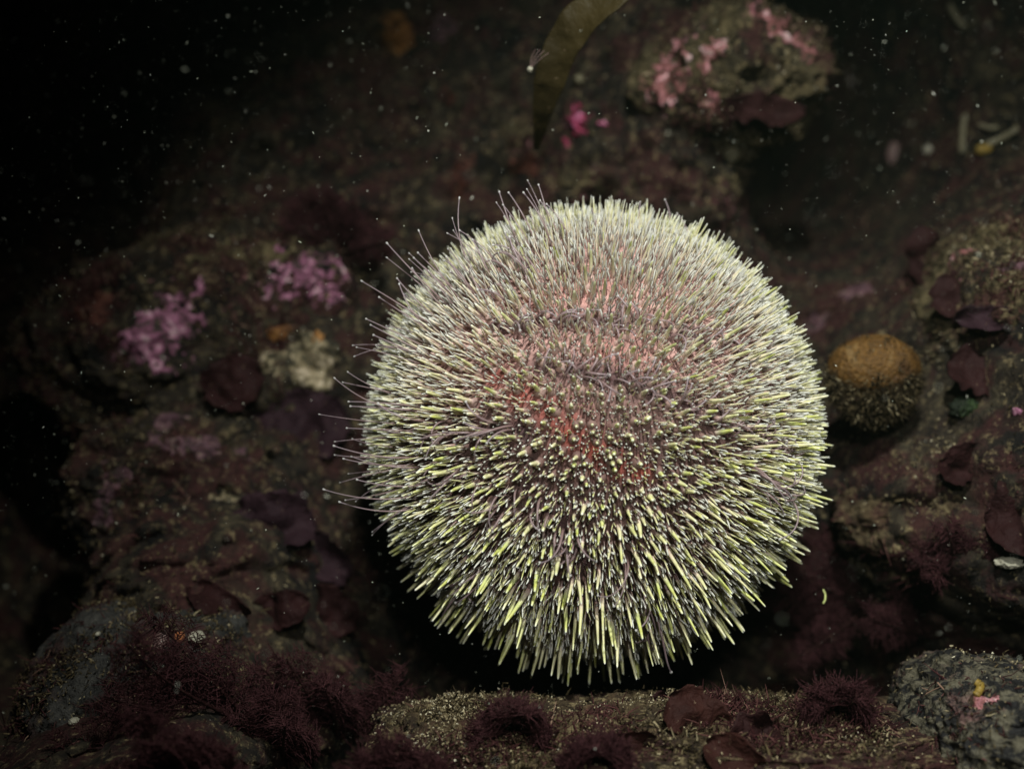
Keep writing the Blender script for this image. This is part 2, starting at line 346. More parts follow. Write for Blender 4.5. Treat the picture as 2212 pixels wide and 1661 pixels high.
crust('rust_crust', 990, 400, 60, 110, M['rust'], 'rusty red patch above the upper left of the urchin', 'encrusting sponge', seed=57, rot=-0.3)
crust('rust_crust', 1130, 350, 90, 50, M['rust'], 'faint rusty smear just under the kelp tip', 'encrusting sponge', seed=59)
crust('rust_crust', 960, 205, 45, 30, M['rust'], 'tiny red spot in the dark area left of the kelp', 'encrusting sponge', seed=60)
crust(PK, 1850, 627, 80, 35, M['dullpink'], 'pink fleck on the dark rock above the mustard sponge', seed=62, rot=-0.3)
crust(PK, 2070, 550, 90, 18, M['salmon'], 'thin salmon line on the sandy boulder at right', seed=64, rot=0.15)
crust(PK, 2180, 575, 80, 30, M['dullpink'], 'violet smear on the sandy boulder at the right edge', seed=66)
crust(PK, 2196, 888, 40, 28, M['pink'], 'small bright pink lump at the right edge below the sandy boulder', seed=68, thick=0.005)
crust(PK, 1770, 700, 60, 60, M['dullpink'], 'faint brown pink patch between urchin and mustard sponge', seed=70)
crust('pink_coralline_crust', 2130, 1512, 60, 45, M['salmon'], 'blurred peach patch on the mottled corner rock', seed=72)
crust('tan_crust', 1130, 290, 110, 90, M['olive'], 'sandy olive crust at the left of the kelp tip', 'crust', seed=74, lace=0.6)
crust('tan_crust', 1580, 400, 200, 110, M['olive'], 'sandy olive crust above the top right of the urchin', 'crust', seed=76, rot=0.4, lace=0.7)
crust('tan_crust', 1250, 395, 220, 80, M['olive'], 'brownish silty crust just above the top of the urchin', 'crust', seed=78, lace=0.7)
crust('tan_crust', 480, 560, 260, 130, M['olive'], 'grey olive silty crust left of the bright mauve patch', 'crust', seed=79, rot=0.4, lace=0.7)

# ------------------------------------------------------------------ turf and silt on the rocks
def turf(name, n, mat, L0, L1, seed, dens, cat_label, lean=0.8, wdt=0.00022, curl=0.5, size=1.0):
    f = AF; pick = rng.integers(0, len(AV), int(n * 14)); p = AV[pick]
    v = (np.abs(p[:, 0]) < 0.47 * p[:, 1]) & (np.abs(p[:, 2]) < 0.38 * p[:, 1])
    p = p[v]; d = dens(p); p = p[rng.random(len(p)) < d][:n]; N = len(p)
    p = p + rng.normal(0, 0.0006, p.shape)
    dr = np.array([0, -1.0, 0.25]) + rng.normal(0, lean, (N, 3)); dr /= np.linalg.norm(dr, axis=1, keepdims=True)
    L = (L0 + (L1 - L0) * rng.random(N) ** 2)[:, None]
    c2 = rng.normal(0, curl, (N, 3))
    t = np.array([0, 0.5, 1.0])
    Pt = p[:, None, :] + dr[:, None, :] * (L * t[None, :])[..., None] + c2[:, None, :] * (L * (t ** 2)[None, :])[..., None] * 0.5
    R = np.array([1.0, 0.8, 0.25])[None, :] * (wdt * (0.5 + rng.random(N)))[:, None]
    V, Q, _ = tubes(Pt, R, 3); r = np.repeat(rng.random(N), 9)
    o = mesh(name, V, Q, mat, attrs={'rnd': r}, smooth=False); return tag(o, cat_label, 'algae turf', kind='stuff')
turf('silty_turf', 120000, M['turf'], 0.0003, 0.0016, 1, lambda p: (sstep(-0.15, 0.35, fbm(p, 60, 3, 71)) * 0.9 + 0.04) * (1 - 0.85 * sstep(0.085, 0.09, p[:, 0]) * sstep(-0.055, -0.062, p[:, 2])),
     'short silty brown turf covering the rocks all round the urchin', wdt=0.00026, curl=0.9)
LEDGE = lambda p: np.maximum(sstep(-0.066, -0.072, p[:, 2]) * sstep(-0.05, -0.02, p[:, 0]), sstep(0.07, 0.1, p[:, 0]) * 0.8)
turf('sand_grains', 75000, M['grain'], 0.0002, 0.0008, 5, lambda p: (0.10 + 0.5 * LEDGE(p)) * sstep(0.05, 0.35, fbm(p + 9, 70, 4, 61, 0.6)) * (1 - 0.96 * sstep(0.083, 0.088, p[:, 0]) * sstep(-0.053, -0.058, p[:, 2])),
     'cream sand grains scattered in clusters over ledge and rocks', wdt=0.00026, curl=0.5)
turf('red_turf', 60000, M['redturf'], 0.001, 0.005, 2, lambda p: sstep(0.0, 0.3, fbm(p + 5, 38, 3, 83)) * (1 - 0.95 * sstep(0.085, 0.09, p[:, 0]) * sstep(-0.055, -0.062, p[:, 2])) * (1 - 0.8 * sstep(-0.066, -0.075, p[:, 0]) * sstep(-0.05, -0.058, p[:, 2])) * (1 - 0.25 * LEDGE(p)),
     'short maroon algae turf in dark patches over the rocks', wdt=0.00018)

# ------------------------------------------------------------------ blades of seaweed
def blade(name, pts, widths, mat, label, thick=0.0005, wave=0.001, seed=0, cat='seaweed', ndir=(0, -1, 0.2), parent=None, frill=0.12):
    """a ribbon with real thickness along a centre line"""
    pts = np.array(pts, float); K = 46
    s = np.linspace(0, 1, len(pts)); tt = np.linspace(0, 1, K)
    cc = np.stack([np.interp(tt, s, pts[:, k]) for k in range(3)], -1)
    for _ in range(4): cc[1:-1] = (cc[:-2] + 2 * cc[1:-1] + cc[2:]) / 4
    ww = np.interp(tt, s, widths)
    d = np.gradient(cc, axis=0); d /= np.linalg.norm(d, axis=1, keepdims=True)
    nd = np.array(ndir, float); side = np.cross(d, nd); side /= np.linalg.norm(side, axis=1, keepdims=True); nn = np.cross(side, d)
    W = 17; sw = np.linspace(-1, 1, W)
    base = cc[:, None, :] + side[:, None, :] * (ww[:, None] * sw[None, :])[..., None] * 0.5
    fr = 1 + frill * (fbm(base + seed, 420, 2, seed) + 1.3 * fbm(base + seed, 110, 2, seed + 8) * (frill > 0.2))
    base = cc[:, None, :] + (base - cc[:, None, :]) * fr[..., None]
    h = wave * (fbm(base + seed, 130, 2, seed + 3) * 1.6 + 0.7 * sw[None, :] ** 2)
    top = base + nn[:, None, :] * (h + thick / 2)[..., None]; bot = base + nn[:, None, :] * (h - thick / 2)[..., None]
    V = np.concatenate([top.reshape(-1, 3), bot.reshape(-1, 3)]); n = K * W
    i, j = np.meshgrid(np.arange(K - 1), np.arange(W - 1), indexing='ij'); q = (i * W + j).ravel()
    f1 = np.stack([q, q + 1, q + W + 1, q + W], -1); f2 = f1[:, ::-1] + n
    e = [f1, f2]
    r = np.arange(K - 1) * W
    for a in (0, W - 1): e.append(np.stack([r + a, r + W + a, r + W + a + n, r + a + n], -1))
    c_ = np.arange(W - 1)
    for a in (0, (K - 1) * W): e.append(np.stack([c_ + a, c_ + 1 + a, c_ + 1 + a + n, c_ + a + n], -1))
    o = mesh(name, V, np.concatenate(e), mat, parent)
    if not parent: recenter(o); tag(o, label, cat)
    return o
k33 = 1024 / 2212 / F * 0.33
blade('kelp_blade', [P(1400, -60, .33), P(1325, -10, .33), P(1255, 40, .335), P(1210, 105, .34), P(1186, 180, .345), P(1170, 250, .355), P(1158, 325, .37)],
      [40 * k33, 70 * k33, 84 * k33, 78 * k33, 70 * k33, 42 * k33, 10 * k33], M['kelp'], 'long olive brown kelp blade hanging down from the top edge', wave=0.0008, seed=5, cat='kelp', frill=0.04, ndir=(0.1, -1, 0.25))
def round_blade(name, px, py, w_, h_, mat, label, rot=0.0, lift=0.006, seed=0, tilt=(0, -1, 0.2)):
    lift *= 0.6
    c, n = frame(px, py); k = 1024 / 2212 / F * c[1]; c = c + np.array([0, -lift, 0]) * 1.0
    L = w_ * k; W = h_ * k; dx = np.array([math.cos(rot), 0, math.sin(rot)])
    s = np.linspace(-1, 1, 13); pts = [c + dx * L / 2 * a + np.array([0, 0.35 * lift * (a * a), 0]) for a in s]
    wd = [W * max(0.06, (1 - abs(a) ** 2.4)) ** 0.5 for a in s]
    return blade(name, pts, wd, mat, label, wave=0.0035, seed=seed, ndir=tilt, frill=0.3)
RB = 'red_algae_blade'
round_blade(RB, 655, 925, 210, 150, M['purple'], 'large dusky purple rounded blade left of the urchin, under the cream crust', 0.1, 0.008, 1)
round_blade(RB, 512, 830, 130, 110, M['maroon'], 'dark maroon rounded blade left of the cream crust', 0.3, 0.007, 2)
round_blade(RB, 605, 1120, 170, 120, M['purple'], 'dusky purple blade below the largest purple blade', -0.3, 0.008, 3)
round_blade(RB, 700, 1190, 150, 90, M['purple'], 'purple blade tucked by the lower left spines of the urchin', -0.8, 0.008, 4)
round_blade(RB, 480, 1290, 140, 60, M['maroon'], 'dark curled maroon blade above the grey rock', -0.5, 0.008, 5)
round_blade(RB, 610, 1310, 120, 80, M['maroon'], 'maroon blade right of the curled one, above the feathery fan', 0.2, 0.008, 6)
round_blade(RB, 720, 1310, 120, 90, M['maroon'], 'dark maroon blade by the hollow left of the urchin', -0.5, 0.010, 7)
round_blade(RB, 1990, 565, 70, 120, M['maroon'], 'dark maroon leaf hanging above the sandy boulder', 0.2, 0.010, 8)
round_blade(RB, 2040, 640, 50, 90, M['maroon'], 'slim black red leaf between sponge and sandy boulder', 0.4, 0.010, 9)
round_blade(RB, 2120, 695, 130, 48, M['purple'], 'oval purple leaf lying on the sandy boulder', -0.1, 0.006, 10)
round_blade(RB, 2100, 810, 130, 100, M['maroon'], 'dark maroon blade right of the mustard sponge', -0.4, 0.006, 11)
round_blade(RB, 2060, 1000, 70, 90, M['maroon'], 'small maroon blade under the green tuft', 0.6, 0.006, 12)
round_blade(RB, 2170, 1120, 100, 150, M['maroon'], 'maroon blade at the right edge, half way down', 0.2, 0.006, 13)
round_blade(RB, 1690, 1482, 80, 45, M['brownred'], 'small brown red blade standing on the ledge right of centre', 0.0, 0.006, 14)
round_blade(RB, 1505, 1545, 150, 110, M['brownred'], 'large brown red blade draped on the ledge under the urchin', -0.6, 0.006, 15)
round_blade(RB, 1625, 1578, 90, 90, M['maroon'], 'round maroon blade right of the large brown red one', 0.3, 0.005, 16)
round_blade(RB, 1570, 1620, 110, 80, M['brownred'], 'ragged brown red blade at the lower edge of the ledge', -0.4, 0.005, 17)
round_blade(RB, 1440, 1510, 90, 60, M['maroon'], 'dark blade at the ledge lip below the urchin', 0.2, 0.006, 18)
round_blade(RB, 1350, 1600, 120, 70, M['brownred'], 'brown red blade at the bottom centre beside the orange glint', 0.1, 0.004, 19)
round_blade(RB, 1640, 250, 160, 60, M['maroon'], 'broad dark maroon blade hanging under the olive boulder', -0.1, 0.010, 20)
round_blade(RB, 2130, 1400, 150, 60, M['maroon'], 'long dark red blade above the mottled corner rock', -0.15, 0.010, 21)
round_blade(RB, 1860, 1480, 110, 40, M['maroon'], 'low dark red blade left of the mottled corner rock', 0.1, 0.006, 22)

def feathery(name, px, py, spread, mat, label, seed, ang0=90, size=200, n_main=7, lift=0.012):
    """bushy plant: stem, branches, dense fine branchlets"""
    r = np.random.default_rng(seed); c, n = frame(px, py); k = 1024 / 2212 / F * c[1]
    root = empty(name, c.tolist(), label, 'seaweed'); rt = c
    segsP = []; stems = []; fine = []
    for b in range(n_main):
        a = math.radians(ang0 + (b / (n_main - 1) - 0.5) * spread + r.normal(0, 4)); L = size * k * (0.65 + 0.45 * r.random())
        d = np.array([math.cos(a), -0.25 + 0.2 * r.normal(), math.sin(a)]); bend = r.normal(0, 0.18, 3)
        t = np.linspace(0, 1, 9)[:, None]; path = -n * 0.002 + d * L * t + bend * L * t ** 2 * 0.6 + np.array([0, -lift, 0]) * np.sin(t * 1.6)
        stems.append(path)
        for s in range(26):
            u = 0.2 + 0.8 * s / 26; p0 = np.array([np.interp(u, t[:, 0], path[:, q]) for q in range(3)])
            sa = a + (1 if s % 2 else -1) * (0.75 + 0.2 * r.random()); L2 = L * 0.30 * (1.15 - u) + 0.003
            d2 = np.array([math.cos(sa), r.normal(0, 0.35), math.sin(sa)])
            t2 = np.linspace(0, 1, 9)[:, None]; p2 = p0 + d2 * L2 * t2 + r.normal(0, 0.15, 3) * L2 * t2 ** 2
            fine.append(p2)
            for q in range(16):
                u2 = 0.1 + 0.9 * q / 16; p3 = p0 + d2 * L2 * u2; a3 = sa + (1 if q % 2 else -1) * (0.8 + 0.3 * r.random())
                d3 = np.array([math.cos(a3), r.normal(0, 0.5), math.sin(a3)]); L3 = 0.0011 + 0.0022 * r.random()
                fine.append(p3 + d3 * L3 * t2 + r.normal(0, 0.3, 3) * L3 * t2 ** 2)
    S = np.array(stems); V, Q, _ = tubes(S, np.linspace(0.0006, 0.0002, 9)[None, :].repeat(len(S), 0), 6); mesh('stem', V, Q, M['maroon'], root)
    Fi = np.array(fine)[:, ::2]; V, Q, _ = tubes(Fi, np.linspace(0.00017, 0.00007, 5)[None, :].repeat(len(Fi), 0), 3)
    o = mesh('frond', V, Q, mat, root)
feathery('feathery_red_algae', 735, 1600, 110, M['feather'], 'upright fan of feathery red seaweed beside the hollow', 1, 92, 215, 8)
feathery('feathery_red_algae', 560, 1560, 70, M['feather'], 'feathery red seaweed sweeping left across the grey rock', 2, 150, 330, 7)
feathery('feathery_red_algae', 620, 1660, 120, M['feather'], 'low bushy red seaweed at the bottom edge, lower left', 3, 110, 180, 8)
feathery('feathery_red_algae', 420, 1680, 130, M['feather'], 'feathery red clump in the bottom left foreground', 4, 100, 150, 8)
feathery('feathery_red_algae', 1880, 1310, 160, M['feather'], 'fuzzy red seaweed clump by the lower right spines', 5, 120, 230, 9)
feathery('feathery_red_algae', 2020, 1390, 120, M['feather'], 'fuzzy red seaweed above the mottled corner rock', 6, 95, 170, 8)
feathery('feathery_red_algae', 880, 1680, 110, M['feather'], 'small feathery red plant on the sandy hummock', 7, 90, 110, 7)
feathery('feathery_red_algae', 1110, 1560, 120, M['feather'], 'small red tuft on the ledge edge below the hollow', 9, 100, 75, 6)
feathery('feathery_red_algae', 1290, 1620, 140, M['feather'], 'low red tuft beside the orange glint', 10, 80, 55, 6)
feathery('feathery_red_algae', 1790, 1540, 140, M['feather'], 'red tuft on the ledge left of the mottled corner rock', 11, 95, 60, 6)
feathery('feathery_red_algae', 2050, 1250, 140, M['feather'], 'brownish red tuft on the silty slope at right', 12, 100, 110, 6)
feathery('feathery_red_algae', 730, 540, 140, M['feather'], 'dark fuzzy red seaweed draped over the bright mauve crust', 8, 80, 120, 8)

# ------------------------------------------------------------------ sponge, shells, tubes, chips
def lump(name, px, py, w_, h_, depth, mat, label, cat, seed=0, rough=0.08, lift=0.0, parent=None, y=None, sub=40, fr=2.5):
    c = hit(px, py) if y is None else P(px, py, y); k = 1024 / 2212 / F * c[1]; c = c - np.array([0, lift, 0])
    u = np.linspace(0, math.pi, sub); v = np.linspace(0, 2 * math.pi, sub * 2, endpoint=False); U, Vv = np.meshgrid(u, v, indexing='ij')
    d = np.stack([np.sin(U) * np.cos(Vv), np.sin(U) * np.sin(Vv), np.cos(U)], -1).reshape(-1, 3)
    r = 1 + rough * fbm(d + seed, fr, 4, seed)
    p = d * r[:, None] * np.array([w_ * k / 2, depth, h_ * k / 2]); S2 = sub * 2
    i = np.arange(sub - 1)[:, None] * S2; j = np.arange(S2)[None, :]; j2 = (j + 1) % S2
    f = np.stack([i + j, i + j2, i + S2 + j2, i + S2 + j], -1).reshape(-1, 4)[:, ::-1]
    o = mesh(name, p, f, mat, parent)
    if parent is None: o.location = c.tolist(); tag(o, label, cat)
    return o, c, p
spc = P(1888, 792, 0.352)
sp_root = empty('sponge', spc.tolist(), 'round mustard brown sponge with a silty skirt, right of the urchin', 'sponge')
o, _, sp = lump('body', 1888, 792, 196, 140, 0.011, M['sponge'], None, None, 3, 0.05, parent=sp_root, y=0.352, sub=70)
d = rng.normal(0, 1, (16000, 3)); d /= np.linalg.norm(d, axis=1, keepdims=True)
kk = 1024 / 2212 / F * 0.352
keepm = (rng.random(len(d)) < sstep(-0.15, -0.6, d[:, 2] + 0.3 * noise(d, 4, 5)) + 0.02) & (d[:, 1] < 0.5); d = d[keepm]
dn = np.where(d[:, 2] < 0, 1.0, 0)[:, None]
b0 = d * np.array([97 * kk, 0.0132, 70 * kk]) * (1 + 0.5 * rng.random((len(d), 1)) * dn * np.array([[0.15, 0.2, 1.9]]))
dr = d + rng.normal(0, 0.7, d.shape); t3 = np.array([0, .5, 1])
Pt = b0[:, None, :] + dr[:, None, :] * t3[None, :, None] * (0.0002 + 0.0009 * rng.random((len(d), 1, 1)))
V, Q, _ = tubes(Pt, np.array([[1, .8, .3]]) * (0.00008 + 0.0002 * rng.random((len(d), 1))), 3)
mesh('silt_skirt', V, Q, M['turf'], sp_root, {'rnd': np.repeat(rng.random(len(d)) ** 1.6, 9)}, False)['kind'] = 'stuff'

lump('shell_fragment', 428, 1372, 34, 26, 0.003, M['shell'], 'white broken shell on the grey rock at lower left', 'shell', 2, 0.25, 0.002)
lump('pebble', 392, 1373, 20, 26, 0.003, M['bead'], 'orange pebble beside the white shell fragment', 'pebble', 4, 0.15, 0.002)
lump('pebble', 350, 1388, 38, 50, 0.002, M['pinkchip'], 'dull pink chip left of the orange pebble', 'pebble', 5, 0.3, 0.001)
lump('pebble', 402, 1408, 14, 34, 0.002, M['cream'], 'sliver of yellow stone under the orange pebble', 'pebble', 6, 0.2, 0.002)
lump('shell_fragment', 166, 1552, 22, 16, 0.002, M['shell'], 'white speck of shell at the far lower left', 'shell', 7, 0.25, 0.002)
lump('shell_fragment', 217, 1365, 10, 10, 0.001, M['shell'], 'tiny white shell bit on top of the grey rock', 'shell', 8, 0.2, 0.002)
lump('shell_fragment', 2175, 1212, 60, 26, 0.003, M['shell'], 'white shell edge at the right side under the maroon blade', 'shell', 9, 0.35, 0.002)
lump('shell_fragment', 2000, 325, 18, 18, 0.002, M['shell'], 'white dot in the dark crevice at upper right', 'shell', 10, 0.2, 0.002)
lump('shell_fragment', 1930, 335, 32, 52, 0.002, M['pinkchip'], 'pinkish grey chip in the dark crevice', 'shell', 11, 0.35, 0.002)
lump('pebble', 1782, 343, 34, 34, 0.003, M['tube'], 'round tan pebble below the olive boulder', 'pebble', 12, 0.1, 0.003) if False else None
lump('pebble', 1578, 338, 34, 32, 0.003, M['tube'], 'round tan disc above the top of the urchin', 'pebble', 12, 0.1, 0.003)
lump('pebble', 1250, 178, 24, 24, 0.003, M['tube'], 'small pale bead to the right of the kelp blade', 'pebble', 13, 0.1, 0.003)
lump('pebble', 1283, 1587, 15, 11, 0.001, M['ember'], 'tiny glinting orange chip at the bottom centre', 'pebble', 15, 0.3, 0.004)
lump('green_algae', 2075, 880, 60, 46, 0.003, M['green'], 'small dark green tuft right of the mustard sponge skirt', 'seaweed', 16, 0.4, 0.003, fr=6)
lump('green_algae', 1245, 1640, 34, 44, 0.003, M['green'], 'small dark green tuft at the bottom centre', 'seaweed', 17, 0.4, 0.003, fr=6)

def wire(name, pxs, mat, label, cat, rad, lift=0.003, y=None, K=24, taper=False):
    pts = np.array([(hit(a, b) - np.array([0, lift, 0])) if y is None else P(a, b, y) for a, b in pxs])
    if y is None: pts[:, 1] = pts[:, 1].min() * 0.6 + pts[:, 1] * 0.4
    s = np.linspace(0, 1, len(pts)); t = np.linspace(0, 1, K)
    c = np.stack([np.interp(t, s, pts[:, q]) for q in range(3)], -1)
    for _ in range(5): c[1:-1] = (c[:-2] + 2 * c[1:-1] + c[2:]) / 4
    R = np.full(K, rad); R *= 1 + 0.15 * np.sin(np.arange(K) * 1.9); R[0] = R[-1] = rad * 0.3
    V, Q, _ = tubes(c[None], R[None], 10); o = mesh(name, V, Q, mat); recenter(o); return tag(o, label, cat)
wire('worm_tube', [(2060, 262), (2058, 290), (2064, 320), (2072, 333)], M['tube'], 'upright pale worm tube in the dark area at upper right', 'worm tube', 0.0011)
wire('worm_tube', [(2092, 282), (2120, 284), (2150, 280)], M['tube'], 'level pale worm tube, uppermost of the pair at upper right', 'worm tube', 0.0008)
wire('worm_tube', [(2120, 318), (2150, 305), (2175, 292), (2190, 280)], M['tube'], 'slanting pale worm tube under the level one', 'worm tube', 0.0011)
wire('worm_tube', [(2030, 30), (2050, 48), (2078, 66)], M['tube'], 'short blurred worm tube near the top right corner', 'worm tube', 0.0012)
lump('orange_chip', 2118, 326, 34, 22, 0.002, M['yellow'], 'yellow ochre chip at the foot of the slanting worm tube', 'chip', 18, 0.3, 0.003)
wire('yellow_worm_tube', [(2082, 1455), (2098, 1465), (2104, 1482), (2096, 1496)], M['yellow'], 'curved yellow tube on the mottled corner rock', 'worm tube', 0.0009)
wire('drifting_thread', [(1778, 1272), (1783, 1282), (1783, 1294), (1778, 1303)], M['lime'], 'bright yellow green curved thread drifting at the lower right', 'thread', 0.00022, y=0.33)
wire('curled_thread', [(532, 1604 - 3), (540, 1600), (546, 1606), (541, 1613), (533, 1611)], M['tube'], 'tiny curled ring on the grey rock at lower left', 'thread', 0.00015, y=0.32)
o, c, _ = lump('olive_flake', 938, 574, 26, 34, 0.0004, M['flake'], 'tiny translucent olive flake beside the upper left spines', 'flake', 20, 0.25, y=0.335)
# small hydroid beside the kelp
hr = empty('hydroid', P(1145, 150, .335).tolist(), 'tiny white feathery hydroid left of the kelp blade', 'hydroid')
lump('head', 1145, 150, 12, 12, 0.001, M['shell'], None, None, 22, 0.4, parent=hr, y=.335)
hp = []
for a_ in (70, 82, 95, 55):
    t = np.linspace(0, 1, 8)[:, None]; L = 0.0055; a = math.radians(a_)
    hp.append(np.array([math.cos(a), 0, math.sin(a)]) * L * t + np.array([0.002, 0, 0]) * t ** 2)
V, Q, _ = tubes(np.array(hp), np.full((4, 8), 0.00008), 4); mesh('tentacle', V, Q, M['pinkchip'], hr)

# ------------------------------------------------------------------ marine snow
N = 15000
yy = 0.16 + 0.32 * rng.random(N) ** 0.7; uu = rng.random(N) * 1.1 - 0.05; vv = rng.random(N) * 1.1 - 0.05
keep = rng.random(N) < (0.35 + 0.65 * sstep(0.5, 0.1, uu) * sstep(0.95, 0.4, vv) + 0.35 * sstep(0.75, 0.9, uu) * sstep(0.5, 0.2, vv))
uu, vv, yy = uu[keep], vv[keep], yy[keep]
c = np.stack([(uu - .5) * 1024 / F * yy, yy, (.5 - vv) * 768 / F * yy], -1); N = len(c)
s = (0.000038 + 0.00014 * rng.random(N) ** 8) * (yy / 0.33)
dd = rng.normal(0, 1, (N, 3)); dd /= np.linalg.norm(dd, axis=1, keepdims=True)
Pt = c[:, None, :] + dd[:, None, :] * np.array([-1.2, -.7, .7, 1.2])[None, :, None] * (s * (1 + 2 * (rng.random(N) < 0.3)))[:, None, None]
V, Q, _ = tubes(Pt, np.array([[.1, 1, .9, .1]]) * s[:, None], 4)
tag(mesh('marine_snow', V, Q, M['snow'], attrs={'rnd': np.repeat(rng.random(N), 16)}), 'pale specks drifting in the water all over the view', 'marine snow', kind='stuff')

# ------------------------------------------------------------------ the sea urchin
UC = P(1278, 936, 0.336); UC = UC * (0.336 / np.linalg.norm(UC)); RT = 0.0540
view = -UC / np.linalg.norm(UC)
apexdir = P(1295, 945, 0.28) - UC; apexdir /= np.linalg.norm(apexdir)      # where the spines point at us
A = apexdir; Ux = np.cross(np.array([0, 0, 1.0]), A); Ux /= np.linalg.norm(Ux)
if Ux[0] < 0: Ux = -Ux
Uz = np.cross(A, Ux); Uz = -Uz if Uz[2] < 0 else Uz
OB = 0.88
def body_pt(d): # unit dirs in local (Ux, Uz, A) -> position rel. centre, normal
    s = np.array([1, 1, OB]); p = d * s * RT; n = d / s; n /= np.linalg.norm(n, axis=-1, keepdims=True)
    B = np.stack([Ux, Uz, A]); return p @ B, n @ B
def local_dir(px, py):
    """local unit direction of the shell point seen at a picture position"""
    d = P(px, py, 1.0); d /= np.linalg.norm(d); B = np.stack([Ux, Uz, A]); o_ = (-UC) @ B.T / (RT * np.array([1, 1, OB])); dl = d @ B.T / (RT * np.array([1, 1, OB]))
    a = dl @ dl; b = 2 * o_ @ dl; cc = o_ @ o_ - 1; D = b * b - 4 * a * cc
    t = (-b - math.sqrt(max(D, 0))) / (2 * a); q = o_ + dl * t; return q / np.linalg.norm(q)

urchin = empty('sea_urchin', UC.tolist(), 'large round sea urchin with yellow green spines and pinkish body', 'sea urchin')
# body
sub = 260; u = np.linspace(0, math.pi, sub); v = np.linspace(0, 2 * math.pi, sub * 2, endpoint=False); Ug, Vg = np.meshgrid(u, v, indexing='ij')
d = np.stack([np.sin(Ug) * np.cos(Vg), np.sin(Ug) * np.sin(Vg), np.cos(Ug)], -1).reshape(-1, 3)
p, n = body_pt(d); p = p + n * (0.0006 * fbm(d, 18, 3, 5))[:, None]
i = np.arange(sub - 1)[:, None] * sub * 2; j = np.arange(sub * 2)[None, :]; j2 = (j + 1) % (sub * 2)
f = np.stack([i + j, i + j2, i + sub * 2 + j2, i + sub * 2 + j], -1).reshape(-1, 4)
reds = [(1070, 810, .10), (1130, 850, .11), (1190, 890, .10), (1235, 935, .11), (1290, 975, .10), (1330, 1000, .08), (1250, 620, .17), (1180, 650, .10), (1360, 770, .12), (1300, 760, .10), (1420, 790, .08), (1320, 600, .12), (1380, 1020, .07)]
redA = np.zeros(len(d))
for a, b, s in reds:
    s *= 0.8; q = local_dir(a, b); redA = np.maximum(redA, (1.0 if b > 800 else 0.45) * np.exp(-((d - q) ** 2).sum(1) / (s * s)))
redA = np.clip(redA * 0.85 + 0.3 * fbm(d, 20, 3, 8) * sstep(0.05, 0.4, redA), 0, 1)
topA = sstep(-0.1, 0.55, d[:, 1])  # upper half: pink flush, made paler with light from above painted in
BANDS = [[(1040, 715), (1130, 700), (1250, 692), (1400, 700), (1520, 735), (1640, 775)], [(1170, 795), (1260, 800), (1340, 822), (1420, 850), (1510, 885), (1600, 935), (1700, 985), (1760, 1010)],
         [(860, 930), (960, 925), (1060, 935), (1130, 930)], [(930, 1000), (1020, 1030), (1100, 1100)], [(1140, 1060), (1200, 1120), (1250, 1200), (1280, 1270)]]
BP = []
for poly in BANDS:
    pa = np.array(poly, float); s_ = np.linspace(0, 1, len(pa))
    for t_ in np.linspace(0, 1, 40): BP.append(local_dir(np.interp(t_, s_, pa[:, 0]), np.interp(t_, s_, pa[:, 1])))
BP = np.array(BP)
def band_amt(dd, w_=0.06):
    out = np.zeros(len(dd)); 
    for a_ in range(0, len(dd), 20000):
        c_ = dd[a_:a_ + 20000]; m2 = (2 - 2 * c_ @ BP.T).min(1); out[a_:a_ + 20000] = np.exp(-m2 / (w_ * w_))
    return out
bandA = band_amt(d)
m, nt, b = mat_base('urchin_skin', 0.55, 0.35); co = coord(nt); nn_ = ntex(nt, co, 500, 5, 0.7)
col = mix(nt, attr(nt, 'top'), (0.085, 0.042, 0.036), (0.50, 0.29, 0.26))  # pale upper pink carries painted overhead light
col = mix(nt, attr(nt, 'red'), col, (0.26, 0.048, 0.032))
col = mix(nt, attr(nt, 'band'), col, (0.07, 0.033, 0.035))
col = mix(nt, 0.8, col, ramp(nt, nn_, [(0.35, (0.35, 0.3, 0.3)), (0.65, (1.3, 1.3, 1.3))]), 'MULTIPLY')
nt.links.new(col, b.inputs['Base Color']); bump(nt, b, nn_, 0.001)
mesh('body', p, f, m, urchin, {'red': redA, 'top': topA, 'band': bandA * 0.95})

# spine materials
def spine_material(name, white=0.0):
    m, nt, b = mat_base(name, 0.38, 0.45)
    base = ramp(nt, attr(nt, 't'), [(0.0, (0.24, 0.13, 0.12)), (0.14, (0.42, 0.28, 0.25)), (0.3, (0.58, 0.52, 0.38)), (0.5, (0.52, 0.56, 0.21)), (0.78, (0.50, 0.51, 0.11)), (0.90, (0.68, 0.70, 0.36)), (1.0, (0.9, 0.92, 0.8))])
    oli = ramp(nt, attr(nt, 't'), [(0.0, (0.40, 0.24, 0.23)), (0.15, (0.80, 0.60, 0.54)), (0.45, (0.72, 0.67, 0.45)), (0.75, (0.32, 0.34, 0.09)), (0.95, (0.22, 0.24, 0.05)), (1.0, (0.6, 0.6, 0.4))])
    col = mix(nt, attr(nt, 'olive'), base, oli)
    whi = ramp(nt, attr(nt, 't'), [(0, (0.38, 0.19, 0.17)), (0.35, (0.74, 0.52, 0.46)), (0.8, (0.88, 0.78, 0.68)), (1, (0.92, 0.90, 0.82))])
    col = mix(nt, attr(nt, 'white'), col, whi)
    band = ntex(nt, coord(nt), 380, 3, 0.6)
    col = mix(nt, 0.55, col, ramp(nt, band, [(0.35, (0.55, 0.55, 0.5)), (0.55, (1, 1, 1))]), 'MULTIPLY')
    nt.links.new(col, b.inputs['Base Color'])
    b.inputs['Subsurface Weight'].default_value = 0.25; b.inputs['Subsurface Radius'].default_value = (0.8, 0.9, 0.5); b.inputs['Subsurface Scale'].default_value = 0.0012
    return m
SPM = spine_material('spine')

